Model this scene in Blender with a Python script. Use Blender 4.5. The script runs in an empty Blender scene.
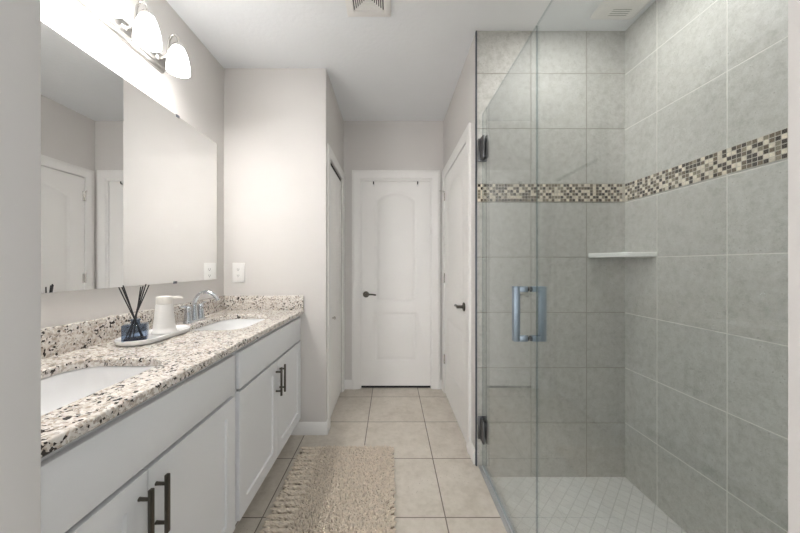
import bpy, bmesh, math, random
from mathutils import Vector, Matrix
random.seed(7)
SC = bpy.context.scene
COL = SC.collection
PI = math.pi

# ------------------------------------------------------------------ camera, world, exposure
CAM_Z = 1.215
F = 303.0
cd = bpy.data.cameras.new('camera')
cam = bpy.data.objects.new('camera', cd); COL.objects.link(cam)
cam.location = (0, 0, CAM_Z); cam.rotation_euler = (PI/2, 0, 0)
cd.sensor_width = 36.0; cd.sensor_fit = 'HORIZONTAL'; cd.lens = F/800*36
cd.shift_x = 9/800; cd.shift_y = -1.5/800
cd.clip_start = 0.01; cd.clip_end = 50
SC.camera = cam

SC.view_settings.view_transform = 'Standard'
SC.view_settings.look = 'None'
SC.view_settings.gamma = 1
SC.view_settings.use_curve_mapping = False
SC.view_settings.exposure = 1.35
WORLD_STRENGTH = 0.30          # daylight of the bedroom behind the doorway
SHADE_EMIT = 13.0
BULB_W = 2.1
CAN_W = 2.2
FILL_W = 22.0
w = bpy.data.worlds.new('world'); SC.world = w; w.use_nodes = True
bg = w.node_tree.nodes['Background']
bg.inputs['Color'].default_value = (0.96, 0.98, 1.0, 1); bg.inputs['Strength'].default_value = WORLD_STRENGTH

wd = bpy.data.lights.new('doorway_fill_light', 'AREA'); wd.shape = 'RECTANGLE'; wd.size = 2.4; wd.size_y = 1.7; wd.energy = FILL_W
wd.color = (0.98, 0.99, 1.0)
wo = bpy.data.objects.new('doorway_fill_light', wd); COL.objects.link(wo)
wo.location = (0.0, -3.6, 1.15); wo.rotation_euler = (PI/2, 0, 0)     # fill light added unseen behind the camera, no window built

# ------------------------------------------------------------------ materials
def new_mat(name):
    m = bpy.data.materials.new(name); m.use_nodes = True
    nt = m.node_tree
    return m, nt, nt.nodes['Principled BSDF']
def nd(nt, t, **kw):
    n = nt.nodes.new(t)
    for k, v in kw.items(): setattr(n, k, v)
    return n
def math_n(nt, op, a, b=None, c=None):
    n = nd(nt, 'ShaderNodeMath', operation=op)
    for i, x in enumerate((a, b, c)):
        if x is None: continue
        if isinstance(x, (int, float)): n.inputs[i].default_value = x
        else: nt.links.new(x, n.inputs[i])
    return n.outputs[0]
def mixc(nt, fac, a, b):
    n = nd(nt, 'ShaderNodeMix', data_type='RGBA')
    for i, x in ((0, fac), (6, a), (7, b)):
        if isinstance(x, (int, float)): n.inputs[i].default_value = x
        elif isinstance(x, tuple): n.inputs[i].default_value = (*x, 1) if len(x) == 3 else x
        else: nt.links.new(x, n.inputs[i])
    return n.outputs[2]
def ramp(nt, fac, stops, interp='LINEAR'):
    n = nd(nt, 'ShaderNodeValToRGB'); cr = n.color_ramp; cr.interpolation = interp
    while len(cr.elements) < len(stops): cr.elements.new(0.5)
    for e, (p, c) in zip(cr.elements, stops):
        e.position = p; e.color = (*c, 1)
    nt.links.new(fac, n.inputs[0]); return n.outputs[0]
def noise(nt, scale, detail=3, rough=0.5, vec=None):
    n = nd(nt, 'ShaderNodeTexNoise'); n.inputs['Scale'].default_value = scale
    n.inputs['Detail'].default_value = detail; n.inputs['Roughness'].default_value = rough
    if vec is None:
        vec = nd(nt, 'ShaderNodeTexCoord').outputs['Object']
    nt.links.new(vec, n.inputs['Vector']); return n
def bump(nt, bsdf, h, strength, dist):
    b = nd(nt, 'ShaderNodeBump'); b.inputs['Strength'].default_value = strength
    b.inputs['Distance'].default_value = dist
    nt.links.new(h, b.inputs['Height']); nt.links.new(b.outputs[0], bsdf.inputs['Normal'])
def plain(name, col, rough=0.5, metal=0.0, var=0.03, vscale=6, spec=0.5, bscale=None, bstr=0.1, bdist=0.001):
    m, nt, b = new_mat(name)
    n = noise(nt, vscale)
    lo = tuple(max(0, c*(1-var)) for c in col); hi = tuple(min(1, c*(1+var)) for c in col)
    nt.links.new(ramp(nt, n.outputs[0], [(0.3, lo), (0.7, hi)]), b.inputs['Base Color'])
    b.inputs['Roughness'].default_value = rough; b.inputs['Metallic'].default_value = metal
    b.inputs['Specular IOR Level'].default_value = spec
    if bscale:
        bump(nt, b, noise(nt, bscale, 4).outputs[0], bstr, bdist)
    return m
def tile_mat(name, ua, va, u0, pu, v0, pv, gw, cols, grout, rough, band=False, diag=False, nscale=9.0, tilevar=0.06, spec=0.5, specks=None):
    m, nt, b = new_mat(name)
    tc = nd(nt, 'ShaderNodeTexCoord').outputs['Object']
    sep = nd(nt, 'ShaderNodeSeparateXYZ'); nt.links.new(tc, sep.inputs[0])
    u = sep.outputs[ua]; v = sep.outputs[va]
    if diag:
        a = math_n(nt, 'MULTIPLY', math_n(nt, 'ADD', u, v), 0.70711)
        c = math_n(nt, 'MULTIPLY', math_n(nt, 'SUBTRACT', u, v), 0.70711)
        u, v = a, c
    if band:
        v = math_n(nt, 'SUBTRACT', v, math_n(nt, 'MULTIPLY', math_n(nt, 'GREATER_THAN', v, 1.65), 0.109))
    u = math_n(nt, 'SUBTRACT', u, u0); v = math_n(nt, 'SUBTRACT', v, v0)
    du = math_n(nt, 'PINGPONG', u, pu/2); dv = math_n(nt, 'PINGPONG', v, pv/2)
    d = math_n(nt, 'MINIMUM', du, dv)
    mr = nd(nt, 'ShaderNodeMapRange'); nt.links.new(d, mr.inputs[0])
    mr.inputs[1].default_value = gw*0.35; mr.inputs[2].default_value = gw*0.65
    tmask = mr.outputs[0]
    cu = math_n(nt, 'FLOOR', math_n(nt, 'DIVIDE', u, pu)); cv = math_n(nt, 'FLOOR', math_n(nt, 'DIVIDE', v, pv))
    cmb = nd(nt, 'ShaderNodeCombineXYZ'); nt.links.new(cu, cmb.inputs[0]); nt.links.new(cv, cmb.inputs[1])
    wn = nd(nt, 'ShaderNodeTexWhiteNoise'); nt.links.new(cmb.outputs[0], wn.inputs['Vector'])
    # texture shifted per tile
    off = nd(nt, 'ShaderNodeVectorMath', operation='MULTIPLY_ADD')
    nt.links.new(wn.outputs['Color'], off.inputs[0]); off.inputs[1].default_value = (7, 7, 7); nt.links.new(tc, off.inputs[2])
    n1 = noise(nt, nscale, 7, 0.74, off.outputs[0])
    n2 = noise(nt, nscale*5, 4, 0.6, off.outputs[0])
    mixn = math_n(nt, 'ADD', math_n(nt, 'MULTIPLY', n1.outputs[0], 0.7), math_n(nt, 'MULTIPLY', n2.outputs[0], 0.3))
    c = ramp(nt, mixn, [(0.38, cols[0]), (0.5, cols[1]), (0.62, cols[2])])
    if specks:
        sv = nd(nt, 'ShaderNodeTexVoronoi'); sv.inputs['Scale'].default_value = 60
        nt.links.new(off.outputs[0], sv.inputs['Vector'])
        s = math_n(nt, 'MULTIPLY', math_n(nt, 'LESS_THAN', sv.outputs['Distance'], 0.16), math_n(nt, 'GREATER_THAN', n1.outputs[0], 0.54))
        c = mixc(nt, math_n(nt, 'MULTIPLY', s, 0.7), c, specks)
    hv = nd(nt, 'ShaderNodeHueSaturation'); nt.links.new(c, hv.inputs['Color'])
    nt.links.new(math_n(nt, 'ADD', math_n(nt, 'MULTIPLY', wn.outputs['Value'], tilevar), 1-tilevar/2), hv.inputs['Value'])
    nt.links.new(mixc(nt, tmask, grout, hv.outputs[0]), b.inputs['Base Color'])
    rr = nd(nt, 'ShaderNodeMapRange'); nt.links.new(tmask, rr.inputs[0])
    rr.inputs[3].default_value = 0.85; rr.inputs[4].default_value = rough
    nt.links.new(rr.outputs[0], b.inputs['Roughness'])
    b.inputs['Specular IOR Level'].default_value = spec
    bump(nt, b, tmask, 0.8, 0.002)
    return m
def emit(name, col, s):
    m, nt, b = new_mat(name)
    b.inputs['Base Color'].default_value = (*col, 1)
    b.inputs['Emission Color'].default_value = (*col, 1); b.inputs['Emission Strength'].default_value = s
    b.inputs['Roughness'].default_value = 0.3
    return m
def glass(name, tint, ior=1.5, rough=0.0):
    m = bpy.data.materials.new(name); m.use_nodes = True; nt = m.node_tree; nt.nodes.clear()
    out = nd(nt, 'ShaderNodeOutputMaterial'); mx = nd(nt, 'ShaderNodeMixShader')
    tr = nd(nt, 'ShaderNodeBsdfTransparent'); gl = nd(nt, 'ShaderNodeBsdfGlossy'); fr = nd(nt, 'ShaderNodeFresnel')
    tr.inputs[0].default_value = (*tint, 1); gl.inputs['Color'].default_value = (1, 1, 1, 1); gl.inputs['Roughness'].default_value = rough
    fr.inputs[0].default_value = ior
    # same reflectance on the entering and the leaving face of the sheet
    geo = nd(nt, 'ShaderNodeNewGeometry')
    vm = nd(nt, 'ShaderNodeVectorMath', operation='DOT_PRODUCT')
    nt.links.new(geo.outputs['Normal'], vm.inputs[0]); nt.links.new(geo.outputs['Incoming'], vm.inputs[1])
    c = math_n(nt, 'ABSOLUTE', vm.outputs['Value'])
    schl = math_n(nt, 'ADD', math_n(nt, 'MULTIPLY', math_n(nt, 'POWER', math_n(nt, 'SUBTRACT', 1.0, c), 5.0), 0.96), 0.04)
    nt.nodes.remove(fr)
    nt.links.new(schl, mx.inputs[0]); nt.links.new(tr.outputs[0], mx.inputs[1]); nt.links.new(gl.outputs[0], mx.inputs[2])
    nt.links.new(mx.outputs[0], out.inputs[0]); return m

M = {}
M['wall'] = plain('greige_wall_paint', (0.705, 0.68, 0.655), 0.7, var=0.012, vscale=3, spec=0.25, bscale=160, bstr=0.08)
M['ceiling'] = plain('ceiling_texture_paint', (0.87, 0.885, 0.90), 0.85, var=0.01, vscale=3, spec=0.2, bscale=38, bstr=0.35, bdist=0.004)
M['trim'] = plain('white_trim_paint', (0.88, 0.865, 0.84), 0.35, var=0.008, vscale=4)
M['door'] = plain('white_door_paint', (0.90, 0.885, 0.86), 0.4, var=0.008, vscale=4, bscale=240, bstr=0.03)
M['cabinet'] = plain('pale_grey_cabinet_paint', (0.85, 0.86, 0.875), 0.38, var=0.008, vscale=3)
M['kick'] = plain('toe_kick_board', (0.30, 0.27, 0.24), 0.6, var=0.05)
M['gap'] = plain('recess_shade_black', (0.02, 0.02, 0.02), 0.9, var=0.1)  # near-black that paints in the shade of the closet gap and the duct
M['floor'] = tile_mat('beige_floor_tile', 0, 1, 0.262, 0.4405, 1.458, 0.4445, 0.0055,
    [(0.56, 0.505, 0.43), (0.65, 0.595, 0.52), (0.71, 0.655, 0.58)], (0.20, 0.17, 0.14), 0.38, nscale=6, tilevar=0.05, specks=(0.40, 0.34, 0.27))
TC = [(0.43, 0.425, 0.388), (0.53, 0.525, 0.488), (0.60, 0.595, 0.565)]
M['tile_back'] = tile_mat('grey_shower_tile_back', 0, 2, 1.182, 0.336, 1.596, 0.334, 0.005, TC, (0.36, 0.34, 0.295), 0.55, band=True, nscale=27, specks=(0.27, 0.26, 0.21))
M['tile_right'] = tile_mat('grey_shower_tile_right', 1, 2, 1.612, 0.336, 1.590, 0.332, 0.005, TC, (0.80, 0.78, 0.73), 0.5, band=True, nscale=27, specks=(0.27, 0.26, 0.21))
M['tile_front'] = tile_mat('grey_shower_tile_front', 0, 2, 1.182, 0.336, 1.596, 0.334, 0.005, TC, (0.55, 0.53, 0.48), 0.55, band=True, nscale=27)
M['shower_floor'] = tile_mat('pale_shower_floor_mosaic', 0, 1, 0.02, 0.052, 0.01, 0.052, 0.0035,
    [(0.68, 0.68, 0.66), (0.74, 0.74, 0.72), (0.79, 0.79, 0.77)], (0.60, 0.60, 0.58), 0.4, diag=True, nscale=5, tilevar=0.05)
for k, c in {'mos_dark': (0.045, 0.035, 0.025), 'mos_brown': (0.16, 0.125, 0.085), 'mos_olive': (0.27, 0.235, 0.17), 'mos_cream': (0.74, 0.67, 0.55)}.items():
    M[k] = plain(k+'_tile', c, 0.12 if k != 'mos_cream' else 0.35, var=0.25, vscale=45)
M['mos_grout'] = plain('mosaic_grout', (0.58, 0.53, 0.45), 0.85, var=0.05, vscale=60)
M['mirror'] = plain('mirror_silver', (0.90, 0.905, 0.90), 0.0, metal=1.0, var=0.0)
M['chrome'] = plain('chrome', (0.66, 0.69, 0.73), 0.08, metal=1.0, var=0.01)
M['steel'] = plain('blue_grey_brushed_steel', (0.38, 0.45, 0.52), 0.42, metal=1.0, var=0.03, vscale=30)
M['nickel'] = plain('brushed_nickel', (0.62, 0.60, 0.57), 0.25, metal=1.0, var=0.03, vscale=30)
M['plate'] = plain('nickel_back_plate', (0.36, 0.35, 0.335), 0.3, metal=1.0, var=0.03, vscale=30)
M['bronze'] = plain('dark_pewter_metal', (0.11, 0.10, 0.085), 0.32, metal=0.9, var=0.05, vscale=30)
M['clamp'] = plain('dark_chrome_clamp', (0.20, 0.20, 0.205), 0.35, metal=1.0, var=0.05, vscale=30)
M['hinge'] = plain('satin_hinge_metal', (0.35, 0.345, 0.33), 0.3, metal=1.0, var=0.05, vscale=30)
M['darkmetal'] = plain('dark_edge_trim_metal', (0.12, 0.13, 0.15), 0.35, metal=0.8, var=0.05, vscale=30)
M['black'] = plain('gap_shadow_black', (0.012, 0.012, 0.014), 0.5, var=0.1, vscale=40)
M['ceramic'] = plain('white_ceramic', (0.86, 0.86, 0.86), 0.12, var=0.005)
M['slot'] = plain('grey_slot', (0.42, 0.42, 0.40), 0.7, var=0.02)
M['white'] = plain('white_plastic', (0.82, 0.81, 0.79), 0.35, var=0.005)
M['cream'] = plain('cream_plastic', (0.80, 0.775, 0.73), 0.4, var=0.005)
M['shade'] = emit('frosted_glass_shade_lit', (1.0, 0.99, 0.975), SHADE_EMIT)
M['shade_dim'] = emit('frosted_glass_shade_dimmer', (1.0, 0.99, 0.975), SHADE_EMIT*0.22)
M['bulb'] = emit('lit_bulb', (1.0, 0.96, 0.90), 3.0)
M['lens'] = emit('lit_downlight_lens', (1.0, 0.97, 0.92), 4.0)
M['glass'] = glass('clear_shower_glass', (0.955, 0.972, 0.972))
M['glass_edge'] = glass('green_glass_edge', (0.74, 0.79, 0.80))
M['navy'] = glass('navy_bottle_glass', (0.42, 0.50, 0.62))
M['liquid'] = plain('dark_navy_base', (0.015, 0.022, 0.05), 0.15, var=0.05)
M['seal'] = plain('clear_vinyl_seal', (0.62, 0.64, 0.66), 0.3, var=0.02)
M['stone'] = plain('grey_stone_threshold', (0.42, 0.42, 0.42), 0.3, var=0.06, vscale=40)
M['shelf'] = plain('white_marble_shelf', (0.80, 0.80, 0.77), 0.2, var=0.04, vscale=14)
M['rug_back'] = plain('rug_backing', (0.36, 0.29, 0.22), 0.95, var=0.1, vscale=60)
M['rug'] = plain('taupe_chenille_pile', (0.79, 0.695, 0.585), 0.95, var=0.12, vscale=55, spec=0.1)
def granite():
    m, nt, b = new_mat('speckled_cream_granite')
    tc = nd(nt, 'ShaderNodeTexCoord').outputs['Object']
    nz = noise(nt, 45, 3, 0.6, tc)
    dv = nd(nt, 'ShaderNodeVectorMath', operation='MULTIPLY_ADD')
    nt.links.new(nz.outputs['Color'], dv.inputs[0]); dv.inputs[1].default_value = (0.022, 0.022, 0.022); nt.links.new(tc, dv.inputs[2])
    v1 = nd(nt, 'ShaderNodeTexVoronoi'); v1.inputs['Scale'].default_value = 150; nt.links.new(dv.outputs[0], v1.inputs['Vector'])
    sp = nd(nt, 'ShaderNodeSeparateColor'); nt.links.new(v1.outputs['Color'], sp.inputs[0])
    base = ramp(nt, sp.outputs[0], [(0.0, (0.50, 0.43, 0.36)), (0.12, (0.62, 0.56, 0.50)), (0.32, (0.74, 0.70, 0.655)), (0.66, (0.81, 0.785, 0.755)), (0.88, (0.55, 0.52, 0.49))], 'CONSTANT')
    big = noise(nt, 24, 4, 0.6, tc)
    base = mixc(nt, math_n(nt, 'MULTIPLY', big.outputs[0], 0.30), base, (0.68, 0.61, 0.53))
    v2 = nd(nt, 'ShaderNodeTexVoronoi'); v2.inputs['Scale'].default_value = 140
    dv2 = nd(nt, 'ShaderNodeVectorMath', operation='ADD'); nt.links.new(dv.outputs[0], dv2.inputs[0]); dv2.inputs[1].default_value = (3.1, 5.2, 1.7)
    nt.links.new(dv2.outputs[0], v2.inputs['Vector'])
    s2 = nd(nt, 'ShaderNodeSeparateColor'); nt.links.new(v2.outputs['Color'], s2.inputs[0])
    clus = noise(nt, 17, 3, 0.6, dv2.outputs[0])
    val = math_n(nt, 'ADD', s2.outputs[1], math_n(nt, 'MULTIPLY', math_n(nt, 'SUBTRACT', clus.outputs[0], 0.5), 0.9))
    dark = math_n(nt, 'GREATER_THAN', val, 0.89)
    mid = math_n(nt, 'GREATER_THAN', val, 0.73)
    c = mixc(nt, math_n(nt, 'MULTIPLY', mid, 0.75), base, (0.36, 0.30, 0.25))
    c = mixc(nt, dark, c, (0.05, 0.042, 0.038))
    nt.links.new(c, b.inputs['Base Color']); b.inputs['Roughness'].default_value = 0.16
    return m
M['granite'] = granite()

# ------------------------------------------------------------------ mesh helpers
def tag(o, label=None, cat=None, group=None, kind=None):
    if label: o['label'] = label
    if cat: o['category'] = cat
    if group: o['group'] = group
    if kind: o['kind'] = kind
    return o
def thing(name, loc, label, cat, group=None):
    o = bpy.data.objects.new(name, None); COL.objects.link(o)
    o.location = loc; o.empty_display_size = 0.05
    return tag(o, label, cat, group)
def root_loc(o):
    while o.parent: o = o.parent
    return Vector(o.location)
def obj(name, bm, mats, parent=None, origin=None, angle=35, smooth=True):
    """links a bmesh built in world coordinates as ONE mesh object"""
    if not isinstance(mats, (list, tuple)): mats = [mats]
    off = root_loc(parent) if parent else (Vector(origin) if origin else Vector((0, 0, 0)))
    bmesh.ops.translate(bm, verts=bm.verts, vec=-off)
    bmesh.ops.recalc_face_normals(bm, faces=bm.faces)
    me = bpy.data.meshes.new(name); bm.to_mesh(me); bm.free()
    for m in mats: me.materials.append(m)
    if smooth:
        me.polygons.foreach_set('use_smooth', [True]*len(me.polygons))
        me.set_sharp_from_angle(angle=math.radians(angle))
    o = bpy.data.objects.new(name, me); COL.objects.link(o)
    if parent: o.parent = parent
    else: o.location = off
    return o
def box(bm, x0, x1, y0, y1, z0, z1, bev=0.0, seg=2, mi=0):
    t = bmesh.new()
    vs = [t.verts.new((x, y, z)) for x in (x0, x1) for y in (y0, y1) for z in (z0, z1)]
    for f in ((0, 1, 3, 2), (4, 6, 7, 5), (0, 4, 5, 1), (2, 3, 7, 6), (0, 2, 6, 4), (1, 5, 7, 3)):
        t.faces.new([vs[i] for i in f])
    if bev > 0:
        bmesh.ops.bevel(t, geom=list(t.edges), offset=bev, segments=seg, profile=0.5, affect='EDGES')
    bmesh.ops.recalc_face_normals(t, faces=t.faces)
    join(bm, t, mi)
def join(bm, t, mi=0, mat=None):
    mp = {}
    for v in t.verts:
        mp[v] = bm.verts.new(mat @ v.co if mat else v.co)
    for f in t.faces:
        try:
            nf = bm.faces.new([mp[v] for v in f.verts]); nf.material_index = mi if mi else f.material_index
        except ValueError: pass
    t.free()
def loops(bm, rings, closed=True, cap0=True, cap1=True, mi=0):
    vr = [[bm.verts.new(p) for p in r] for r in rings]
    n = len(vr[0])
    for a, b in zip(vr, vr[1:]):
        for i in range(n if closed else n-1):
            j = (i+1) % n
            f = bm.faces.new((a[i], a[j], b[j], b[i])); f.material_index = mi
    if cap0: bm.faces.new(list(reversed(vr[0]))).material_index = mi
    if cap1: bm.faces.new(vr[-1]).material_index = mi
    return vr
def lathe(bm, c, prof, n=32, axis='Z', cap0=True, cap1=True, mi=0):
    """prof: (radius, height) pairs"""
    def pt(r, h, a):
        p = (r*math.cos(a), r*math.sin(a), h)
        if axis == 'X': p = (p[2], p[0], p[1])
        if axis == 'Y': p = (p[0], p[2], p[1])
        return (c[0]+p[0], c[1]+p[1], c[2]+p[2])
    loops(bm, [[pt(max(r, 1e-5), h, 2*PI*i/n) for i in range(n)] for r, h in prof], True, cap0, cap1, mi)
def tube(bm, pts, rad, n=10, mi=0, subd=0):
    P = [Vector(p) for p in pts]
    if subd:                                   # Catmull-Rom
        Q = []
        for i in range(len(P)-1):
            p0 = P[max(i-1, 0)]; p1 = P[i]; p2 = P[i+1]; p3 = P[min(i+2, len(P)-1)]
            for k in range(subd):
                t = k/subd
                Q.append(0.5*((2*p1)+(p2-p0)*t+(2*p0-5*p1+4*p2-p3)*t*t+(3*p1-p0-3*p2+p3)*t**3))
        Q.append(P[-1]); P = Q
    R = rad if isinstance(rad, (list, tuple)) else [rad]*len(P)
    if len(R) != len(P):
        R = [R[min(int(i*(len(R)-1)/(len(P)-1)+0.5), len(R)-1)] for i in range(len(P))]
    t0 = (P[1]-P[0]).normalized()
    up = Vector((0, 0, 1)) if abs(t0.z) < 0.9 else Vector((1, 0, 0))
    nrm = (up - t0*up.dot(t0)).normalized()
    rings = []
    for i, p in enumerate(P):
        t = (P[min(i+1, len(P)-1)]-P[max(i-1, 0)]).normalized()
        nrm = (nrm - t*nrm.dot(t)).normalized(); b = t.cross(nrm)
        rings.append([tuple(p+(nrm*math.cos(2*PI*k/n)+b*math.sin(2*PI*k/n))*R[i]) for k in range(n)])
    loops(bm, rings, True, True, True, mi)
def fill(bm, outer, holes, mi=0):
    """flat filled polygon with holes from vert loops"""
    es = []
    for lp in [outer]+holes:
        for i in range(len(lp)):
            a, b = lp[i], lp[(i+1) % len(lp)]
            e = bm.edges.get((a, b)) or bm.edges.new((a, b)); es.append(e)
    r = bmesh.ops.triangle_fill(bm, use_beauty=True, use_dissolve=False, edges=es)
    for g in r['geom']:
        if isinstance(g, bmesh.types.BMFace): g.material_index = mi
def rrect(x0, x1, y0, y1, r, n=6):
    pts = []
    for cx, cy, a0 in ((x1-r, y1-r, 0), (x0+r, y1-r, PI/2), (x0+r, y0+r, PI), (x1-r, y0+r, 1.5*PI)):
        for k in range(n+1):
            a = a0+PI/2*k/n; pts.append((cx+r*math.cos(a), cy+r*math.sin(a)))
    return pts
def struct(name, bm, m, label, cat, **kw):
    o = obj(name, bm, m, **kw); return tag(o, label, cat, None, 'structure')

# mapping of (s, z, p): s along the wall, p out of the wall into the room
def map_y(y): return lambda s, z, p: (s, y-p, z)          # wall facing the camera
def map_right(x): return lambda s, z, p: (x-p, s, z)      # wall on the right
def map_left(x): return lambda s, z, p: (x+p, s, z)       # wall on the left

def casing(bm, mp, a, b, H, wd=0.078, pr=0.018):
    prof = [(0.0, 0.0), (0.0, pr*0.55), (0.006, pr*0.7), (wd*0.45, pr*0.8), (wd*0.62, pr), (wd-0.008, pr), (wd, pr*0.8), (wd, 0.0)]
    rings = []
    for pt in ((a, 0, -1, 0), (a, H, -1, 1), (b, H, 1, 1), (b, 0, 1, 0)):
        rings.append([mp(pt[0]+pt[2]*o, pt[1]+pt[3]*o, p) for o, p in prof])
    loops(bm, rings, True, True, True)
def panel_leaf(bm, mp, s0, s1, z0, z1, p0, p1, outlines, prof):
    """leaf between depth p0 and p1, each outline(d) is a panel outline shrunk by d, prof = (d, depth)"""
    front = [bm.verts.new(mp(*q, p1)) for q in ((s0, z0), (s1, z0), (s1, z1), (s0, z1))]
    back = [bm.verts.new(mp(*q, p0)) for q in ((s0, z0), (s1, z0), (s1, z1), (s0, z1))]
    for i in range(4):
        j = (i+1) % 4; bm.faces.new((front[i], front[j], back[j], back[i]))
    bm.faces.new(back)
    hl = []
    for ol in outlines:
        prev = None; first = None
        for d, dep in prof:
            ring = [bm.verts.new(mp(s, z, p1-dep)) for s, z in ol(d)]
            if prev:
                for i in range(len(ring)):
                    j = (i+1) % len(ring); bm.faces.new((prev[i], prev[j], ring[j], ring[i]))
            else: first = ring
            prev = ring
        fill(bm, prev, [])
        hl.append(first)
    fill(bm, front, hl)
def o_rect(a, b, z0, z1):
    return lambda d: [(a+d, z0+d), (b-d, z0+d), (b-d, z1-d), (a+d, z1-d)]
def o_arch(a, b, z0, z1, z2, n=14):
    def f(d):
        A, B, Z0, Z1, Z2 = a+d, b-d, z0+d, z1-d*0.75, z2-d
        h = Z2-Z1; hw = (B-A)/2; R = (hw*hw+h*h)/(2*h); c = (A+B)/2; cz = Z2-R; th = math.asin(hw/R)
        return [(A, Z0), (B, Z0)]+[(c+R*math.sin(th-2*th*k/n), cz+R*math.cos(th-2*th*k/n)) for k in range(n+1)]
    return f
MOULD = [(0.0, 0.0), (0.008, 0.005), (0.016, 0.008), (0.024, 0.008), (0.040, 0.002), (0.046, 0.0012)]
SHAKER = [(0.0, 0.0), (0.0025, 0.008), (0.003, 0.0085)]

# ------------------------------------------------------------------ dimensions (metres)
H = 2.63
XL = -1.203            # wall behind the vanity
YE = 2.177             # wall at the end of the vanity
XHL, XHR = -0.467, 0.515
YB = 2.976             # end wall of the hall
YS = 1.832             # tiled back wall of the shower
XS = 1.415             # tiled right wall of the shower
YF = 0.365             # inner face of the wall with the doorway
ZS = -0.067            # shower floor
XG = 0.55              # glass plane

# ------------------------------------------------------------------ setting
b = bmesh.new(); box(b, -1.6, 0.527, -1.6, 3.2, -0.12, 0.0)
struct('floor', b, M['floor'], 'beige square ceramic floor tiles with thin dark grout', 'floor')
b = bmesh.new(); box(b, 0.573, 1.6, 0.2, YS+0.014, ZS-0.06, ZS)
struct('floor_shower', b, M['shower_floor'], 'sunken pale shower floor of small diagonal mosaic tiles', 'floor')
b = bmesh.new(); box(b, -1.4, 1.6, 0.2, 3.2, H, H+0.1)
struct('ceiling', b, M['ceiling'], 'pale grey textured ceiling above the bathroom and the shower', 'ceiling')
b = bmesh.new(); box(b, XL-0.1, XL, 0.2, 3.2, 0, H)
struct('wall_left', b, M['wall'], 'greige painted wall behind the mirror and vanity', 'wall')
b = bmesh.new(); box(b, XL, XHL, YE, YE+0.095, 0, H, 0.004)
struct('wall_vanity_end', b, M['wall'], 'greige wall at the far end of the vanity with an outlet', 'wall')
CY0, CY1 = 2.298, 2.895    # closet opening
b = bmesh.new()
box(b, XHL-0.1, XHL, YE+0.095, CY0, 0, H); box(b, XHL-0.1, XHL, CY1, YB, 0, H); box(b, XHL-0.1, XHL, CY0, CY1, 2.035, H)
struct('wall_hall_left', b, M['wall'], 'short hall wall above and around the closet door', 'wall')
DX0, DX1, DH = -0.305, 0.403, 2.065
b = bmesh.new()
box(b, XHL-0.1, DX0, YB, YB+0.06, 0, H); box(b, DX1, XHR+0.12, YB, YB+0.06, 0, H); box(b, DX0, DX1, YB, YB+0.06, DH, H)
box(b, XHL-0.1, XHR+0.12, YB+0.06, YB+0.12, 0, H)
struct('wall_hall_back', b, M['wall'], 'greige end wall of the hall around the closed door', 'wall')
RY0, RY1, RH = 2.030, 2.870, 2.045
b = bmesh.new()
box(b, XHR, XHR+0.05, YS+0.014, RY0, 0, H); box(b, XHR, XHR+0.05, RY1, YB, 0, H); box(b, XHR, XHR+0.05, RY0, RY1, RH, H)
box(b, XHR+0.05, XHR+0.1, YS+0.014, YB, 0, H)
struct('wall_hall_right', b, M['wall'], 'greige hall wall between the shower and the end door', 'wall')
b = bmesh.new(); box(b, XHR+0.005, XS, YS, YS+0.014, ZS-0.05, H)
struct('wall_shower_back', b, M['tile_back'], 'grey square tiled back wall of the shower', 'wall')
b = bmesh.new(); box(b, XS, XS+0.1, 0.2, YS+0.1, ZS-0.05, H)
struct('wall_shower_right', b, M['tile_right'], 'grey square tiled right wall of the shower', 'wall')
JL, JR, JH = -0.4245, 0.4815, 2.06
b = bmesh.new()
box(b, XL, JL-0.018, YF-0.12, YF, 0, H); box(b, JR+0.018, 0.576, YF-0.12, YF, 0, H); box(b, JL-0.018, JR+0.018, YF-0.12, YF, JH+0.018, H)
struct('wall_front', b, M['wall'], 'wall with the doorway the bathroom is seen through', 'wall')
b = bmesh.new(); box(b, 0.576, XS, YF-0.12, YF, ZS-0.05, H)
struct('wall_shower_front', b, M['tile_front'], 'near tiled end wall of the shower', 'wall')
b = bmesh.new()
box(b, JL-0.018, JL, YF-0.125, YF+0.004, 0, JH, 0.003); box(b, JR, JR+0.018, YF-0.125, YF+0.004, 0, JH, 0.003)
box(b, JL-0.018, JR+0.018, YF-0.125, YF+0.004, JH, JH+0.018, 0.003)
struct('trim_1', b, M['wall'], 'painted doorway lining at both edges of the view', 'trim')
b = bmesh.new(); box(b, 0.527, 0.573, YF, YS, ZS-0.05, 0.004, 0.003)
struct('trim_2', b, M['stone'], 'narrow grey stone threshold under the shower glass', 'trim')
b = bmesh.new(); box(b, XHR-0.003, XHR+0.005, YS-0.003, YS+0.014, 0, H)
struct('trim_3', b, M['darkmetal'], 'thin dark metal edge where the shower tile meets the hall wall', 'trim')

# baseboards
def baseboard(bm, p, q, nrm, h=0.088, t=0.014):
    prof = [(0, 0), (t, 0), (t, h-0.022), (t*0.75, h-0.012), (t*0.45, h-0.004), (t*0.3, h), (0, h)]
    loops(bm, [[(e[0]+nrm[0]*o, e[1]+nrm[1]*o, z) for o, z in prof] for e in (p, q)], True, True, True)
b = bmesh.new()
baseboard(b, (-0.72, YE), (XHL+0.014, YE), (0, -1)); baseboard(b, (XHL, YE-0.0139), (XHL, CY0-0.08), (1, 0))
struct('baseboard_vanity_end', b, M['trim'], 'white baseboard wrapping the corner beside the vanity', 'baseboard')
b = bmesh.new(); baseboard(b, (XHL, YB), (DX0-0.078, YB), (0, -1))
struct('baseboard_hall_left', b, M['trim'], 'short white baseboard left of the end door', 'baseboard')
b = bmesh.new(); baseboard(b, (DX1+0.078, YB), (XHR, YB), (0, -1))
struct('baseboard_hall_right', b, M['trim'], 'short white baseboard right of the end door', 'baseboard')
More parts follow.
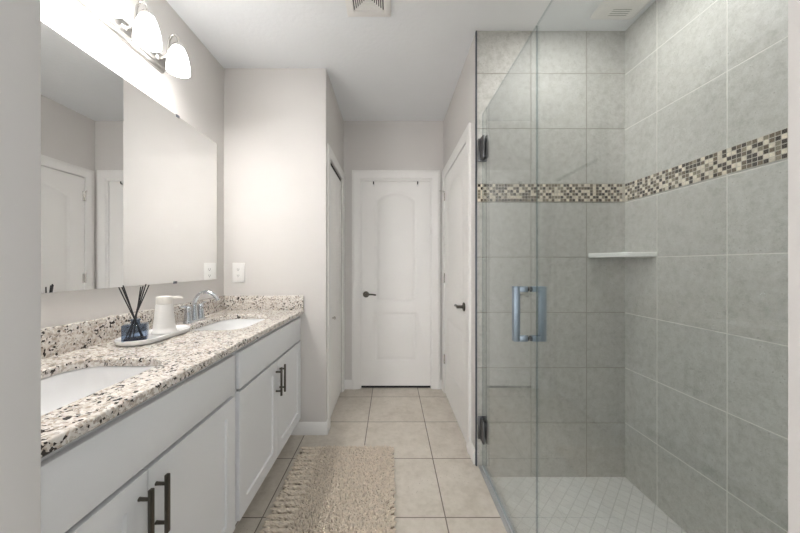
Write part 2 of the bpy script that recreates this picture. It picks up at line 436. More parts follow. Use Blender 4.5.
b = bmesh.new(); baseboard(b, (XHR, YS+0.014), (XHR, RY0-0.08), (-1, 0))
struct('baseboard_right', b, M['trim'], 'white baseboard between the shower and the right hall door', 'baseboard')

# casings
b = bmesh.new(); casing(b, map_y(YB), DX0, DX1, DH)
struct('trim_4', b, M['trim'], 'white moulded casing around the end door', 'trim')
b = bmesh.new(); casing(b, map_left(XHL), CY0, CY1, 2.030, 0.075, 0.014)
struct('trim_5', b, M['trim'], 'white casing around the closet door', 'trim')
b = bmesh.new(); casing(b, map_right(XHR), RY0, RY1, RH, 0.085, 0.018)
struct('trim_6', b, M['trim'], 'white casing around the right hall door', 'trim')

def lever(parent, mp, s, z, p, d):
    """lever handle on a rosette, d = direction of the lever along s"""
    bm = bmesh.new()
    n = 24
    def ring(r, pp): return [mp(s+r*math.cos(2*PI*k/n), z+r*math.sin(2*PI*k/n), p+pp) for k in range(n)]
    loops(bm, [ring(0.031, 0), ring(0.031, 0.004), ring(0.027, 0.009), ring(0.014, 0.012), ring(0.011, 0.016), ring(0.011, 0.05), ring(0.0085, 0.054)])
    pts = [mp(s+d*o, z+dz, p+pp) for o, dz, pp in ((-0.004, 0, 0.046), (0.02, 0.001, 0.047), (0.05, 0.003, 0.046), (0.08, 0.0, 0.044), (0.102, -0.004, 0.043))]
    tube(bm, pts, [0.010, 0.0095, 0.0085, 0.008, 0.0085, 0.007], 12, subd=4)
    o = obj('door_handle', bm, M['bronze'], parent); o['label'] = 'dark pewter lever handle on a round rosette'
def hinge(parent, x, y, z):
    bm = bmesh.new()
    lathe(bm, (x, y, z-0.045), [(0.0065, 0), (0.0065, 0.028), (0.006, 0.029), (0.006, 0.031), (0.0065, 0.032), (0.0065, 0.058), (0.006, 0.059), (0.006, 0.061), (0.0065, 0.062), (0.0065, 0.09), (0.004, 0.095)], 14)
    box(bm, x+0.003, x+0.0065, y-0.022, y+0.004, z-0.044, z+0.044)
    return obj('hinge', bm, M['nickel'], parent)

# end door (door_1): two moulded panels, the upper one arched
b = bmesh.new()
cx = (DX0+DX1)/2
panel_leaf(b, map_y(YB+0.055), DX0+0.004, DX1-0.004, 0.022, DH-0.022, 0.0, 0.035,
    [o_arch(cx-0.208, cx+0.208, 0.850, 1.862, 1.945), o_rect(cx-0.208, cx+0.208, 0.262, 0.748)], MOULD)
d1 = tag(obj('door_1', b, M['door'], origin=(cx, YB+0.04, 0)), 'white two panel door with arched top panel at the hall end', 'door', None, 'structure')
lever(d1, map_y(YB+0.055), DX0+0.058, 0.925, 0.035, 1)
b = bmesh.new(); box(b, DX0+0.006, DX1-0.006, YB+0.022, YB+0.052, 0.001, 0.0215); obj('gap_shadow_strip', b, M['black'], d1)['label'] = 'black strip painted as the shadow in the gap under the door'  # black strip stands in for the shadow under the leaf
b = bmesh.new()   # stop moulding
for (x0, x1, z0, z1) in ((DX0, DX0+0.012, 0.0, DH), (DX1-0.012, DX1, 0.0, DH), (DX0+0.012, DX1-0.012, DH-0.024, DH)):
    box(b, x0, x1, YB-0.0, YB+0.018, z0, z1)
struct('trim_7', b, M['trim'], 'white jamb and stop inside the end door casing', 'trim')
# closet door (door_2): bifold leaves
d2 = thing('door_2', (XHL-0.035, (CY0+CY1)/2, 0), 'white closet door seen edge on left of the hall', 'door'); d2['kind'] = 'structure'
mid = (CY0+CY1)/2
for a, c in ((CY0+0.003, mid-0.002), (mid+0.002, CY1-0.004)):
    b = bmesh.new()
    panel_leaf(b, map_left(XHL-0.040), a, c, 0.012, 2.003, 0.0, 0.03,
        [o_rect(a+0.07, c-0.07, 0.27, 0.74), o_arch(a+0.07, c-0.07, 0.87, 1.80, 1.84)], MOULD)
    obj('leaf', b, M['door'], d2)
b = bmesh.new(); lathe(b, (XHL-0.010, 2.46, 0.785), [(0.007, 0), (0.006, 0.01), (0.013, 0.016), (0.014, 0.022), (0.008, 0.027)], 18, 'X')
obj('knob', b, M['nickel'], d2)
b = bmesh.new(); box(b, XHL-0.070, XHL-0.014, CY0, CY1, 2.014, 2.034); obj('track', b, M['gap'], d2)['label'] = 'track above the leaves, coloured black as the shade in the gap'  # track coloured near-black, so the gap's shade is in its colour
# right hall door (door_3)
b = bmesh.new()
panel_leaf(b, map_right(XHR+0.04), RY0+0.004, RY1-0.004, 0.012, RH-0.006, 0.0, 0.046,
    [o_arch(RY0+0.13, RY1-0.13, 0.873, 1.845, 1.925), o_rect(RY0+0.13, RY1-0.13, 0.270, 0.740)], MOULD)
d3 = tag(obj('door_3', b, M['door'], origin=(XHR, (RY0+RY1)/2, 0)), 'white hinged door on the right hall wall beside the shower', 'door', None, 'structure')
lever(d3, map_right(XHR-0.006), RY0+0.075, 0.924, 0.0, 1)
for z in (1.865, 1.09, 0.325): hinge(d3, XHR-0.010, RY1+0.002, z)
b = bmesh.new()
tube(b, [(XHR-0.010, RY1+0.002, 1.912), (XHR-0.035, RY1-0.012, 1.912), (XHR-0.058, RY1-0.03, 1.910)], 0.004, 8)
lathe(b, (XHR-0.010, RY1+0.002, 1.905), [(0.008, 0), (0.008, 0.012)], 12)
obj('door_stop_pin', b, M['nickel'], d3)

# ------------------------------------------------------------------ mosaic band (real little tiles in grout)
def mosaic():
    b = bmesh.new(); rng = random.Random(5)
    z0, z1 = 1.597, 1.704
    box(b, XHR+0.006, XS, YS-0.003, YS, z0, z1, mi=4)
    box(b, XS-0.003, XS, YF, YS-0.003, z0, z1, mi=4)
    p = (z1-z0)/6; g = 0.0015
    def pick(c, r):
        if (c+r) % 3 == 0 and rng.random() < 0.8: return 3
        v = rng.random()
        return 0 if v < 0.33 else 1 if v < 0.66 else 2 if v < 0.84 else 3
    nx = int((XS-XHR-0.01)/p); ny = int((YS-YF)/p)
    for c in range(nx):
        for r in range(6):
            x = XHR+0.008+c*p; z = z0+r*p
            box(b, x+g, x+p-g, YS-0.0040, YS-0.002, z+g, z+p-g, 0, mi=0); setmi(b, pick(c, r))
    for c in range(ny):
        for r in range(6):
            y = YS-0.005-c*p; z = z0+r*p
            box(b, XS-0.0040, XS-0.002, y-p+g, y-g, z+g, z+p-g, 0, mi=0); setmi(b, pick(c, r))
    struct('trim_8', b, [M['mos_dark'], M['mos_brown'], M['mos_olive'], M['mos_cream'], M['mos_grout']],
        'brown and cream mosaic tile band around the shower walls', 'trim', smooth=False)
def setmi(b, k):
    b.faces.ensure_lookup_table()
    for f in b.faces[-6:]: f.material_index = k
mosaic()

# ------------------------------------------------------------------ vanity cabinets
def pull(parent, y, z0, z1, x):
    bm = bmesh.new()
    box(bm, x+0.026, x+0.036, y-0.006, y+0.006, z0, z1, 0.002)
    for z in (z0+0.026, z1-0.026):
        lathe(bm, (x, y, z), [(0.0055, 0.0), (0.005, 0.004), (0.0045, 0.028)], 12, 'X')
    o = obj('handle', bm, M['bronze'], parent); o['label'] = 'dark bronze bar pull'
def cabinet(y0, y1, split, label, ma=0.012, mb=0.010):
    XB, XC, XD = XL+0.004, -0.665, -0.645
    t = thing('vanity_cabinet', (-0.93, (y0+y1)/2, 0), label, 'cabinet', 'double vanity base cabinets')
    b = bmesh.new()
    th = 0.018
    box(b, XB, XC, y0, y0+th, 0.105, 0.866); box(b, XB, XC, y1-th, y1, 0.105, 0.866)
    box(b, XB, XC, y0+th, y1-th, 0.105, 0.123); box(b, XB, XB+0.006, y0+th, y1-th, 0.123, 0.866)
    for a, c in ((y0+th, y0+0.042), (y1-0.042, y1-th)): box(b, XC-0.019, XC, a, c, 0.123, 0.866)
    for a, c in ((0.123, 0.15), (0.83, 0.866)): box(b, XC-0.019, XC, y0+0.042, y1-0.042, a, c)
    obj('carcass', b, M['cabinet'], t)
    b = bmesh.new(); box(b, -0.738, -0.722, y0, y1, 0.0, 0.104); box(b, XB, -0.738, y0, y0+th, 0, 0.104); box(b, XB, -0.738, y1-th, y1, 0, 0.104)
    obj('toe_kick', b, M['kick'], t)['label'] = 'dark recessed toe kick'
    b = bmesh.new(); box(b, XC+0.0005, XD, y0+ma, y1-mb, 0.685, 0.842, 0.0015)
    obj('drawer_front', b, M['cabinet'], t)
    mp = map_left(XC+0.0005)
    for i, (a, c) in enumerate(((y0+ma, split-0.002), (split+0.002, y1-mb))):
        b = bmesh.new()
        panel_leaf(b, mp, a, c, 0.123, 0.672, 0.0, XD-XC-0.0005, [o_rect(a+0.062, c-0.062, 0.185, 0.610)], SHAKER)
        d = obj('door', b, M['cabinet'], t)
        pull(d, c-0.026 if i == 0 else a+0.026, 0.482, 0.641, XD)
    return t
cabinet(0.372, 1.257, 0.804, 'pale grey shaker vanity cabinet nearest the doorway', 0.012, 0.002)
cabinet(1.2635, 2.172, 1.727, 'pale grey shaker vanity cabinet against the far end wall', 0.028, 0.008)

# ------------------------------------------------------------------ countertop with two cutouts, backsplashes
ZT, ZB = 0.895, 0.868
SINKS = [(-1.062, -0.745, 0.575, 1.040), (-1.062, -0.745, 1.488, 1.953)]
ct = thing('countertop', (-0.914, 1.27, ZB), 'speckled cream granite vanity countertop with two sink cutouts', 'countertop')
b = bmesh.new()
x0, x1, y0, y1 = XL+0.002, -0.625, YF+0.008, YE-0.002
def quad(xf, z): return [b.verts.new(p) for p in ((x0, y0, z), (xf, y0, z), (xf, y1, z), (x0, y1, z))]
L = [quad(x1-0.003, ZB), quad(x1, ZB+0.003), quad(x1, ZT-0.005), quad(x1-0.002, ZT-0.0015), quad(x1-0.005, ZT)]
for A, B in zip(L, L[1:]):
    for i in range(4): b.faces.new((A[i], A[(i+1) % 4], B[(i+1) % 4], B[i]))
ht, hb = [], []
for s in SINKS:
    pts = rrect(*s, 0.085, 8)
    ins = rrect(s[0]-0.003, s[1]+0.003, s[2]-0.003, s[3]+0.003, 0.088, 8)
    T = [b.verts.new((px, py, ZT)) for px, py in ins]; T2 = [b.verts.new((px, py, ZT-0.004)) for px, py in pts]; Bq = [b.verts.new((px, py, ZB)) for px, py in pts]
    for A, C in ((T, T2), (T2, Bq)):
        for i in range(len(A)):
            j = (i+1) % len(A); b.faces.new((A[i], A[j], C[j], C[i]))
    ht.append(T); hb.append(Bq)
fill(b, L[-1], ht); fill(b, L[0], hb)
obj('slab', b, M['granite'], ct)
b = bmesh.new(); box(b, XL+0.001, XL+0.020, YF+0.01, YE-0.021, ZT+0.0003, 0.996, 0.002); obj('backsplash', b, M['granite'], ct)
b = bmesh.new(); box(b, XL+0.001, -0.626, YE-0.0205, YE-0.001, ZT+0.0003, 0.996, 0.002); obj('side_splash', b, M['granite'], ct)

def sink(s, label):
    cx, cy = (s[0]+s[1])/2, (s[2]+s[3])/2
    hx, hy = (s[1]-s[0])/2, (s[3]-s[2])/2
    t = thing('sink', (cx, cy, 0.722), label, 'sink', 'undermount vanity sinks')
    b = bmesh.new()
    def ring(kx, ky, z, r):
        return [(px, py, z) for px, py in rrect(cx-hx*kx, cx+hx*kx, cy-hy*ky, cy+hy*ky, r, 8)]
    inner = [ring(1.12, 1.08, 0.8665, 0.09), ring(1.02, 1.015, 0.8665, 0.087), ring(1.0, 1.0, 0.862, 0.085), ring(0.965, 0.975, 0.82, 0.083), ring(0.90, 0.93, 0.775, 0.08),
             ring(0.78, 0.84, 0.748, 0.075), ring(0.5, 0.55, 0.738, 0.05), ring(0.16, 0.11, 0.734, 0.022)]
    outer = [ring(0.16, 0.11, 0.724, 0.022), ring(0.5, 0.55, 0.727, 0.05), ring(0.82, 0.88, 0.738, 0.078), ring(0.96, 0.975, 0.772, 0.083), ring(1.03, 1.02, 0.82, 0.086), ring(1.05, 1.04, 0.855, 0.088), ring(1.12, 1.08, 0.8585, 0.09)]
    vr = loops(b, inner+outer, True, False, False)
    n = len(vr[0])
    for i in range(n): b.faces.new((vr[-1][i], vr[-1][(i+1) % n], vr[0][(i+1) % n], vr[0][i]))
    obj('basin', b, M['ceramic'], t, angle=60)
    b = bmesh.new(); lathe(b, (cx, cy, 0.7245), [(0.019, 0), (0.023, 0.009), (0.025, 0.0115), (0.021, 0.013), (0.016, 0.0105), (0.006, 0.0105)], 24)
    obj('drain', b, M['chrome'], t)
sink(SINKS[0], 'white undermount sink nearest the doorway in the granite counter')
sink(SINKS[1], 'white undermount sink beside the chrome faucet near the end wall')

# ------------------------------------------------------------------ faucet
fx = -1.115
def faucet(fy, label):
    t = thing('faucet', (fx, fy, ZT), label, 'faucet', 'chrome sink faucets')
    b = bmesh.new()
    pl = rrect(fx-0.026, fx+0.026, fy-0.08, fy+0.08, 0.026, 8)
    loops(b, [[(x, y, ZT+0.0004) for x, y in pl], [(x, y, ZT+0.008) for x, y in pl], [(fx+(x-fx)*0.88, fy+(y-fy)*0.96, ZT+0.014) for x, y in pl]])
    obj('base_plate', b, M['chrome'], t)
    b = bmesh.new()
    lathe(b, (fx, fy, ZT+0.013), [(0.021, 0), (0.019, 0.02), (0.015, 0.05), (0.0125, 0.07)], 20)
    tube(b, [(fx, fy, ZT+0.075), (fx+0.002, fy, ZT+0.115), (fx+0.025, fy, ZT+0.150), (fx+0.066, fy, ZT+0.167), (fx+0.103, fy, ZT+0.155), (fx+0.128, fy, ZT+0.130), (fx+0.133, fy, ZT+0.118)],
         [0.0125, 0.0115, 0.0105, 0.010, 0.010, 0.0105, 0.011], 16, subd=6)
    obj('spout', b, M['chrome'], t, angle=50)
    for sgn in (-1, 1):
        y = fy+sgn*0.054
        b = bmesh.new()
        lathe(b, (fx, y, ZT+0.013), [(0.022, 0), (0.021, 0.012), (0.018, 0.04), (0.0165, 0.060), (0.0175, 0.066), (0.015, 0.076), (0.006, 0.082)], 20)
        tube(b, [(fx, y, ZT+0.088), (fx-0.002, y+sgn*0.025, ZT+0.094), (fx-0.004, y+sgn*0.058, ZT+0.096)], [0.008, 0.0065, 0.005], 12, subd=4)
        obj('handle', b, M['chrome'], t, angle=50)
faucet(1.72, 'chrome two handle faucet with high arched spout behind the far sink')
faucet(0.806, 'chrome two handle faucet behind the sink nearest the doorway')

# ------------------------------------------------------------------ tray, soap dispenser, reed diffuser
tx, ty = -1.035, 1.335
t_loc = (tx, ty, ZT)
b = bmesh.new()
def tr(k, z): return [(tx+x, ty+y, ZT+z) for x, y in rrect(-0.078+k, 0.078-k, -0.165+k, 0.165-k, 0.077-k, 12)]
loops(b, [tr(0.012, 0.0005), tr(0.003, 0.008), tr(0.0, 0.021), tr(0.002, 0.0235), tr(0.006, 0.0235), tr(0.011, 0.021), tr(0.02, 0.0195)])
tag(obj('tray', b, M['ceramic'], origin=t_loc, angle=50), 'white oblong ceramic tray on the granite counter', 'tray')
sx, sy, sz = -1.006, 1.345, ZT+0.0200
t = thing('soap_dispenser', (sx, sy, sz), 'white tapered soap dispenser with cream pump top on the tray', 'soap dispenser')
b = bmesh.new()
lathe(b, (sx, sy, sz), [(0.044, 0), (0.0485, 0.003), (0.048, 0.009), (0.043, 0.013), (0.041, 0.03), (0.035, 0.088), (0.032, 0.122), (0.030, 0.127)], 40)
obj('bottle', b, M['white'], t, angle=50)
b = bmesh.new()
lathe(b, (sx, sy, sz+0.127), [(0.028, 0), (0.0305, 0.002), (0.0305, 0.028), (0.0285, 0.033), (0.018, 0.035)], 36)
d = Vector((0.78, 0.62, 0)).normalized()
q = Vector((sx, sy, sz+0.1515))
tube(b, [q+d*0.02, q+d*0.038+Vector((0, 0, 0.001)), q+d*0.060, q+d*0.066-Vector((0, 0, 0.004))], [0.007, 0.006, 0.005, 0.004], 12, subd=3)
obj('pump', b, M['cream'], t, angle=50)

bx, by, bz = -1.020, 1.210, ZT+0.0200
t = thing('reed_diffuser', (bx, by, bz), 'square navy glass reed diffuser with black sticks on the tray', 'reed diffuser')
rot = Matrix.Translation((bx, by, bz)) @ Matrix.Rotation(math.radians(30), 4, 'Z')
b = bmesh.new(); tt = bmesh.new(); box(tt, -0.039, 0.039, -0.030, 0.030, 0.0, 0.066, 0.005, 3); join(b, tt, 0, rot)
tt = bmesh.new(); lathe(tt, (0, 0, 0.066), [(0.016, 0), (0.0145, 0.004), (0.0145, 0.012), (0.017, 0.013), (0.017, 0.018)], 24, cap0=False, cap1=False); join(b, tt, 0, rot)
obj('bottle', b, M['navy'], t)
b = bmesh.new(); tt = bmesh.new(); box(tt, -0.0335, 0.0335, -0.0245, 0.0245, 0.003, 0.010, 0.002); join(b, tt, 0, rot)
obj('base', b, M['liquid'], t)['label'] = 'dark thick glass base'
C0 = Vector((bx, by, bz+0.083))
tips = [(-0.044, -0.026, 0.213), (-0.034, -0.018, 0.220), (-0.028, -0.030, 0.214), (0.016, 0.032, 0.222), (0.010, 0.024, 0.214), (0.022, 0.040, 0.218), (0.006, 0.018, 0.212)]
for i, (dx, dy, dz) in enumerate(tips):
    tip = Vector((bx+dx, by+dy, bz+dz)); c = C0+Vector((random.uniform(-.004, .004), random.uniform(-.004, .004), 0))
    dirv = (c-tip).normalized(); k = (c.z-bz-0.014)/-dirv.z; foot = c+dirv*k
    b = bmesh.new(); tube(b, [tip, foot], 0.0021, 8); obj('reed', b, M['black'], t)

# ------------------------------------------------------------------ mirror
MY0, MY1, MZ0, MZ1 = 0.50, 2.081, 1.118, 2.050
t = thing('wall_mirror', (XL, (MY0+MY1)/2, MZ0), 'large frameless rectangular mirror above the vanity', 'mirror')
b = bmesh.new(); box(b, XL+0.001, XL+0.007, MY0, MY1, MZ0, MZ1); obj('glass', b, M['mirror'], t, smooth=False)
for y, top in ((1.70, True), (1.68, False), (0.95, True), (0.95, False)):
    b = bmesh.new(); z = MZ1 if top else MZ0; s = 1 if top else -1
    box(b, XL+0.0005, XL+0.010, y-0.011, y+0.011, min(z+s*0.0005, z+s*0.006), max(z+s*0.0005, z+s*0.006), 0.001)
    box(b, XL+0.0075, XL+0.010, y-0.011, y+0.011, min(z-s*0.007, z), max(z-s*0.007, z))
    obj('clip', b, M['darkmetal'], t)

# ------------------------------------------------------------------ vanity light
LY = [0.945, 1.137, 1.329, 1.522]
LX = -1.068
t = thing('vanity_light', (XL, 1.23, 2.22), 'brushed nickel wall light bar with bell shaped white glass shades above the mirror', 'light fixture')
b = bmesh.new()
prof = [(0.0, -0.045), (0.012, -0.045), (0.017, -0.040), (0.021, -0.030), (0.030, -0.027), (0.034, 0.0), (0.030, 0.027), (0.021, 0.030), (0.017, 0.040), (0.012, 0.045), (0.0, 0.045)]
rings = [[(XL+0.0005+p, y, 2.262+z) for p, z in prof] for y in (0.880, 1.585)]
loops(b, rings); obj('back_plate', b, M['plate'], t, angle=25)
for y in LY:
    b = bmesh.new()
    tube(b, [(XL+0.030, y, 2.262), (XL+0.055, y, 2.258), (XL+0.078, y, 2.272), (XL+0.084, y, 2.310), (XL+0.092, y, 2.352), (XL+0.112, y, 2.372), (XL+0.130, y, 2.358), (LX, y, 2.332), (LX, y, 2.322)], 0.0058, 12, subd=6)
    lathe(b, (XL+0.031, y, 2.262), [(0.016, 0), (0.015, 0.005), (0.008, 0.009)], 18, 'X')
    lathe(b, (LX, y, 2.306), [(0.026, 0.0), (0.026, 0.006), (0.020, 0.015), (0.010, 0.022), (0.007, 0.026)], 24)
    a = obj('arm', b, M['nickel'], t, angle=50)
    b = bmesh.new()
    o_ = [(0.020, 0.006), (0.027, 0.0), (0.034, -0.014), (0.041, -0.036), (0.0465, -0.062), (0.050, -0.090), (0.051, -0.118)]
    i_ = [(0.048, -0.118), (0.047, -0.090), (0.0435, -0.062), (0.038, -0.036), (0.031, -0.014), (0.024, -0.003), (0.018, 0.002)]
    lathe(b, (LX, y, 2.302), o_+i_, 36, cap0=False, cap1=False)
    s = obj('shade', b, M['shade'] if y < 1.2 else M['shade_dim'], t, angle=60); s['label'] = 'lit white frosted glass bell shade'
    b = bmesh.new(); lathe(b, (LX, y, 2.216), [(0.004, 0), (0.016, 0.006), (0.024, 0.022), (0.025, 0.034), (0.018, 0.055), (0.012, 0.075), (0.012, 0.09)], 20)
    obj('bulb', b, M['bulb'], s, angle=60)
    ld = bpy.data.lights.new('vanity_bulb_light', 'POINT'); ld.energy = BULB_W*{0: 1.9, 1: 1.6, 2: 0.6, 3: 0.15}[LY.index(y)]; ld.color = (1.0, 0.985, 0.965); ld.shadow_soft_size = 0.03
    lo = bpy.data.objects.new('vanity_bulb_light', ld); COL.objects.link(lo); lo.location = (LX-t.location.x, y-t.location.y, 2.188-t.location.z); lo.parent = t

# ------------------------------------------------------------------ shower downlight (lights the shower from its ceiling)
t = thing('recessed_downlight', (0.97, 1.38, H), 'round recessed downlight in the shower ceiling', 'light fixture')
b = bmesh.new(); lathe(b, (0.97, 1.38, H), [(0.085, -0.0005), (0.085, -0.006), (0.078, -0.009), (0.066, -0.006), (0.064, -0.002)], 36, cap0=False, cap1=False); obj('trim_ring', b, M['white'], t)
b = bmesh.new(); lathe(b, (0.97, 1.38, H), [(0.064, -0.0015), (0.064, -0.003)], 36); obj('lens', b, M['lens'], t)
ld = bpy.data.lights.new('shower_downlight_beam', 'AREA'); ld.shape = 'DISK'; ld.size = 0.12; ld.energy = CAN_W; ld.color = (1.0, 0.985, 0.965)
lo = bpy.data.objects.new('shower_downlight_beam', ld); COL.objects.link(lo); lo.location = (0, 0, -0.012); lo.parent = t

# ------------------------------------------------------------------ ceiling register and exhaust grille
def sq(cx, cy, h, z): return [(cx-h, cy-h, z), (cx+h, cy-h, z), (cx+h, cy+h, z), (cx-h, cy+h, z)]
vx, vy = -0.122, 1.593
t = thing('ceiling_vent', (vx, vy, H), 'square white ceiling air register with concentric louvers', 'vent')
b = bmesh.new()
loops(b, [sq(vx, vy, 0.122, H-0.0005), sq(vx, vy, 0.122, H-0.010), sq(vx, vy, 0.117, H-0.013), sq(vx, vy, 0.084, H-0.013), sq(vx, vy, 0.082, H-0.004)], True, False, False); obj('frame', b, M['trim'], t)
b = bmesh.new(); box(b, vx-0.0815, vx+0.0815, vy-0.0815, vy+0.0815, H-0.004, H-0.0008); obj('duct_shade_sheet', b, M['gap'], t)['label'] = 'dark sheet painted as the shade behind the louvers'  # flat sheet with the duct's inner shade put into its colour
b = bmesh.new()
for k in range(7):
    h = 0.076-k*0.0112
    r = [sq(vx, vy, h, H-0.011), sq(vx, vy, h-0.0050, H-0.011), sq(vx, vy, h-0.0070, H-0.0055), sq(vx, vy, h-0.003, H-0.0055)]
    vr = loops(b, r, True, False, False)
    for i in range(4): b.faces.new((vr[-1][i], vr[-1][(i+1) % 4], vr[0][(i+1) % 4], vr[0][i]))
obj('louvers', b, M['trim'], t, smooth=False)
gx0, gx1, gy0, gy1 = 1.135, 1.385, 1.47, 1.74
t = thing('exhaust_fan', ((gx0+gx1)/2, (gy0+gy1)/2, H), 'square white exhaust fan grille in the shower ceiling corner', 'vent')
b = bmesh.new()
def rr(k, z): return [(x, y, z) for x, y in rrect(gx0+k, gx1-k, gy0+k, gy1-k, 0.02, 5)]
loops(b, [rr(0, H-0.0005), rr(0.001, H-0.007), rr(0.014, H-0.017), rr(0.03, H-0.019)]); obj('cover', b, M['trim'], t)
for (ya, yb) in ((gy1-0.085, gy1-0.045), (gy0+0.045, gy0+0.085)):
    for k in range(4):
        y = ya+(yb-ya)*k/3
        b = bmesh.new(); box(b, gx0+0.08, gx1-0.07, y-0.0022, y+0.0022, H-0.0200, H-0.0185); obj('slot', b, M['slot'], t)

# ------------------------------------------------------------------ wall outlet
ox, oz = -1.094, 1.160
t = thing('wall_outlet', (ox, YE, oz), 'white duplex outlet plate on the end wall above the granite', 'outlet')
b = bmesh.new(); box(b, ox-0.043, ox+0.043, YE-0.007, YE-0.0005, oz-0.070, oz+0.070, 0.0025); obj('cover_plate', b, M['white'], t)
for dz in (0.022, -0.022):
    b = bmesh.new(); loops(b, [[(ox+x, YE-yy, oz+dz+z) for x, z in rrect(-0.017, 0.017, -0.0145, 0.0145, 0.010, 5)] for yy in (0.0065, 0.0095)])
    r = obj('receptacle', b, M['white'], t)
    b = bmesh.new()
    for dx in (-0.006, 0.006): box(b, ox+dx-0.0012, ox+dx+0.0012, YE-0.0101, YE-0.0094, oz+dz-0.001, oz+dz+0.008)
    lathe(b, (ox, YE-0.0101, oz+dz-0.007), [(0.0028, 0), (0.0028, 0.0007)], 12, 'Y')
    obj('slots', b, M['black'], r)

# ------------------------------------------------------------------ hooks over the end door
for x in (-0.172, 0.262):
    t = thing('over_door_hook', (x, YB+0.015, DH-0.03), ('clear over-door hook with a black tip, left one on the end door' if x < 0 else 'clear over-door hook with a black tip, right one on the end door'), 'hook', 'hooks over the top of the end door')
    yf = YB+0.0195
    b = bmesh.new(); box(b, x-0.009, x+0.009, yf-0.0025, yf-0.0003, DH-0.075, DH-0.020, 0.0006); box(b, x-0.009, x+0.009, yf-0.0025, YB+0.055, DH-0.0215, DH-0.0195, 0.0006)
    obj('strap', b, M['white'], t)
    b = bmesh.new(); tube(b, [(x, yf-0.002, DH-0.050), (x, yf-0.014, DH-0.051), (x, yf-0.020, DH-0.044), (x, yf-0.021, DH-0.030)], 0.0055, 8, subd=3)
    obj('tip', b, M['black'], t)['label'] = 'black hook tip'

# ------------------------------------------------------------------ shower shelf
b = bmesh.new()
R = 0.222; n = 20; th = 0.027; zz = 1.2585
top = [(XS-0.0005, YS-0.0005)]+[(XS-0.0005-R*math.cos(a), YS-0.0005-R*math.sin(a)) for a in [PI/2*k/n for k in range(n+1)]]
# a quarter round flattened towards a chamfer, as the shelf in the photo
def flat(p, k=0.45):
    c = Vector((XS, YS)); d = Vector(p)-c; s = abs(d.x)+abs(d.y)
    if s < 1e-3: return p
    lin = R/s
    return tuple(c+d*(1-k+k*lin))
out = [flat(p) for p in top]
def shrink(k, z): return [(XS-0.0005+(x-XS)*k, YS-0.0005+(y-YS)*k, z) for x, y in out]
loops(b, [shrink(0.985, zz), shrink(1.0, zz+0.004), shrink(1.0, zz+th-0.004), shrink(0.985, zz+th)])
tag(obj('corner_shelf', b, M['shelf'], origin=(XS-0.08, YS-0.08, zz)), 'white marble corner shelf fixed in the tiled shower corner', 'shelf')

# ------------------------------------------------------------------ shower glass
GT = 2.118
def edge_faces(bm):
    bm.normal_update()
    for f in bm.faces:
        if abs(f.normal.x) < 0.5: f.material_index = 1
GY = 1.140
t = thing('shower_door', (XG, 1.815, 0.006), 'frameless clear glass shower door with square steel pull', 'shower door')
b = bmesh.new(); box(b, XG-0.004, XG+0.004, GY+0.003, 1.818, 0.016, GT); edge_faces(b); obj('pane', b, [M['glass'], M['glass_edge']], t, smooth=False)
b = bmesh.new(); box(b, XG-0.006, XG+0.006, GY+0.004, 1.816, 0.0055, 0.0155, 0.002); obj('sweep', b, M['seal'], t)
for z0, z1 in ((1.842, 1.972), (0.172, 0.300)):
    b = bmesh.new()
    box(b, XG-0.017, XG-0.0055, 1.758, 1.815, z0, z1, 0.002); box(b, XG+0.0055, XG+0.017, 1.758, 1.815, z0, z1, 0.002)
    lathe(b, (XG, 1.8205, z0+0.012), [(0.009, 0), (0.009, z1-z0-0.024)], 16)
    box(b, XG-0.026, XG+0.026, 1.8215, YS-0.001, z0-0.004, z1+0.004, 0.0015)
    for z in (z0+0.03, z1-0.03): lathe(b, (XG-0.0185, 1.785, z), [(0.006, 0), (0.006, 0.002)], 14, 'X')
    obj('hinge', b, M['clamp'], t)
for sg in (-1, 1):
    b = bmesh.new(); y = 1.2075; hw = 0.012; z0, z1 = 0.912, 1.130
    xa, xb_ = XG+sg*0.040, XG+sg*0.064
    box(b, min(xa, xb_), max(xa, xb_), y-hw, y+hw, z0, z1, 0.0015)
    for z in (z0, z1-0.022):
        a, c = XG+sg*0.0095, XG+sg*0.041
        box(b, min(a, c), max(a, c), y-hw, y+hw, z, z+0.022, 0.0012)
        lathe(b, (XG+sg*0.0052 if sg > 0 else XG-0.0098, y, z+0.011), [(0.011, 0), (0.011, 0.0046)], 18, 'X', mi=1)
    obj('pull_handle', b, [M['steel'], M['black']], t)['label'] = 'blue grey square steel pull handle'
t = thing('shower_panel', (XG, 0.75, 0.006), 'fixed clear glass shower panel between the door and the doorway', 'glass panel')
b = bmesh.new(); box(b, XG-0.004, XG+0.004, YF+0.006, GY-0.001, 0.010, GT); edge_faces(b); obj('pane', b, [M['glass'], M['glass_edge']], t, smooth=False)
b = bmesh.new(); box(b, XG-0.008, XG+0.008, YF+0.006, GY-0.002, 0.0045, 0.0095); obj('channel', b, M['seal'], t)

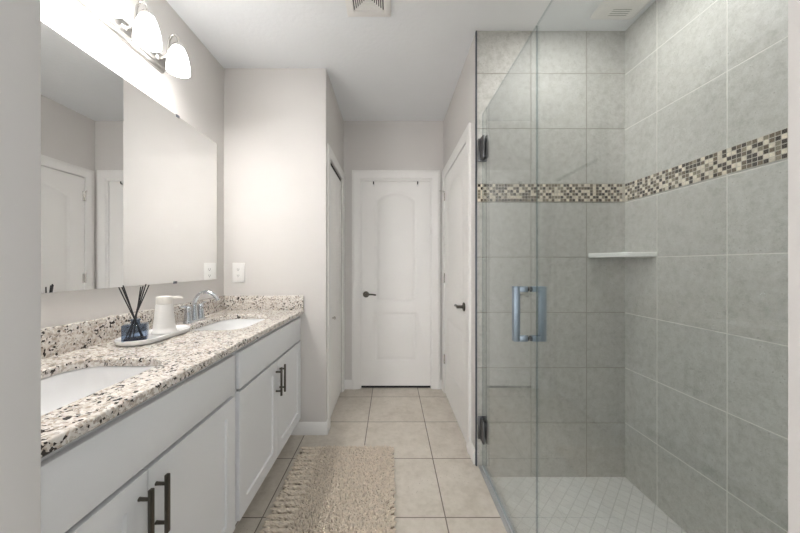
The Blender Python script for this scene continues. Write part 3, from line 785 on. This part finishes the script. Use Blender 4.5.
# ------------------------------------------------------------------ bath rug
RX0, RX1, RYN, RYF = -0.590, 0.020, 1.060, 2.000
t = thing('bath_rug', ((RX0+RX1)/2, (RYN+RYF)/2, 0.0), 'taupe shaggy chenille bath rug on the tile floor beside the vanity', 'rug')
b = bmesh.new(); box(b, RX0+0.006, RX1-0.004, RYN+0.004, RYF-0.006, 0.0006, 0.008, 0.002); obj('backing', b, M['rug_back'], t)
def pile():
    rng = random.Random(3); V = []; Fc = []
    ox_, oy_ = t.location.x, t.location.y
    def tuft(base, tip, r, n=5):
        p0 = Vector(base); p3 = Vector(tip); midp = (p0+p3)/2+Vector((0, 0, (p3-p0).length*0.22))
        P = [p0, (p0*0.4+midp*0.6), midp*0.75+p3*0.25, p3]
        rr_ = [r*0.9, r*1.1, r, r*0.45]; s = len(V)
        d = (p3-p0).normalized(); up = Vector((0, 0, 1)) if abs(d.z) < 0.85 else Vector((1, 0, 0))
        a = d.cross(up).normalized(); c = a.cross(d)
        for p, q in zip(P, rr_):
            for k in range(n):
                w_ = p+(a*math.cos(2*PI*k/n)+c*math.sin(2*PI*k/n))*q
                V.append((w_.x-ox_, w_.y-oy_, max(w_.z, 0.0008)))
        for i in range(3):
            for k in range(n):
                j = (k+1) % n
                Fc.append((s+i*n+k, s+i*n+j, s+(i+1)*n+j, s+(i+1)*n+k))
        Fc.append(tuple(s+3*n+k for k in range(n)))
    st = 0.0072
    # shaggy field
    y = RYN+0.006
    while y < RYF-0.004:
        x = RX0+0.115
        while x < RX1-0.022:
            px, py = x+rng.uniform(-.004, .004), y+rng.uniform(-.004, .004)
            if not (x < RX0+0.15 and rng.random() < 0.35):
                an = rng.uniform(0, 2*PI); l = rng.uniform(0.004, 0.017); h = rng.uniform(0.013, 0.021)
                tuft((px, py, 0.005), (px+l*math.cos(an), py+l*math.sin(an), 0.006+h), rng.uniform(0.0029, 0.0040))
            x += st
        y += st
    # ribbed borders: rows of noodles lying outwards
    row = 0.0385; nr = int((RYF-RYN)/row)
    for k in range(nr):
        yc = RYF-0.018-k*row
        for q in range(64):
            s = q/63; x = RX0+0.012+s*0.120
            py = yc+max(-0.015, min(0.015, rng.gauss(0, 0.008))); h = 0.004+0.014*math.cos((py-yc)/0.0165*PI/2)
            tuft((x+0.014, py, 0.005), (x-0.014, py+rng.uniform(-.003, .003), 0.004+h*rng.uniform(.8, 1.1)), 0.0048)
        for q in range(12):
            x = RX1-0.030+q*0.0016
            py = yc+rng.gauss(0, 0.007)
            tuft((x, py, 0.005), (x+rng.uniform(.008, .02), py+rng.uniform(-.004, .004), 0.004+rng.uniform(.005, .016)), 0.0045)
    # far edge fringe
    x = RX0+0.03
    while x < RX1-0.01:
        tuft((x, RYF-0.014, 0.005), (x+rng.uniform(-.005, .005), RYF+rng.uniform(-.004, .006), rng.uniform(.004, .016)), 0.0045)
        x += 0.0065
    me = bpy.data.meshes.new('pile'); me.from_pydata(V, [], Fc); me.materials.append(M['rug'])
    me.polygons.foreach_set('use_smooth', [True]*len(me.polygons)); me.update()
    o = bpy.data.objects.new('pile', me); COL.objects.link(o); o.parent = t; o['kind'] = 'stuff'
pile()
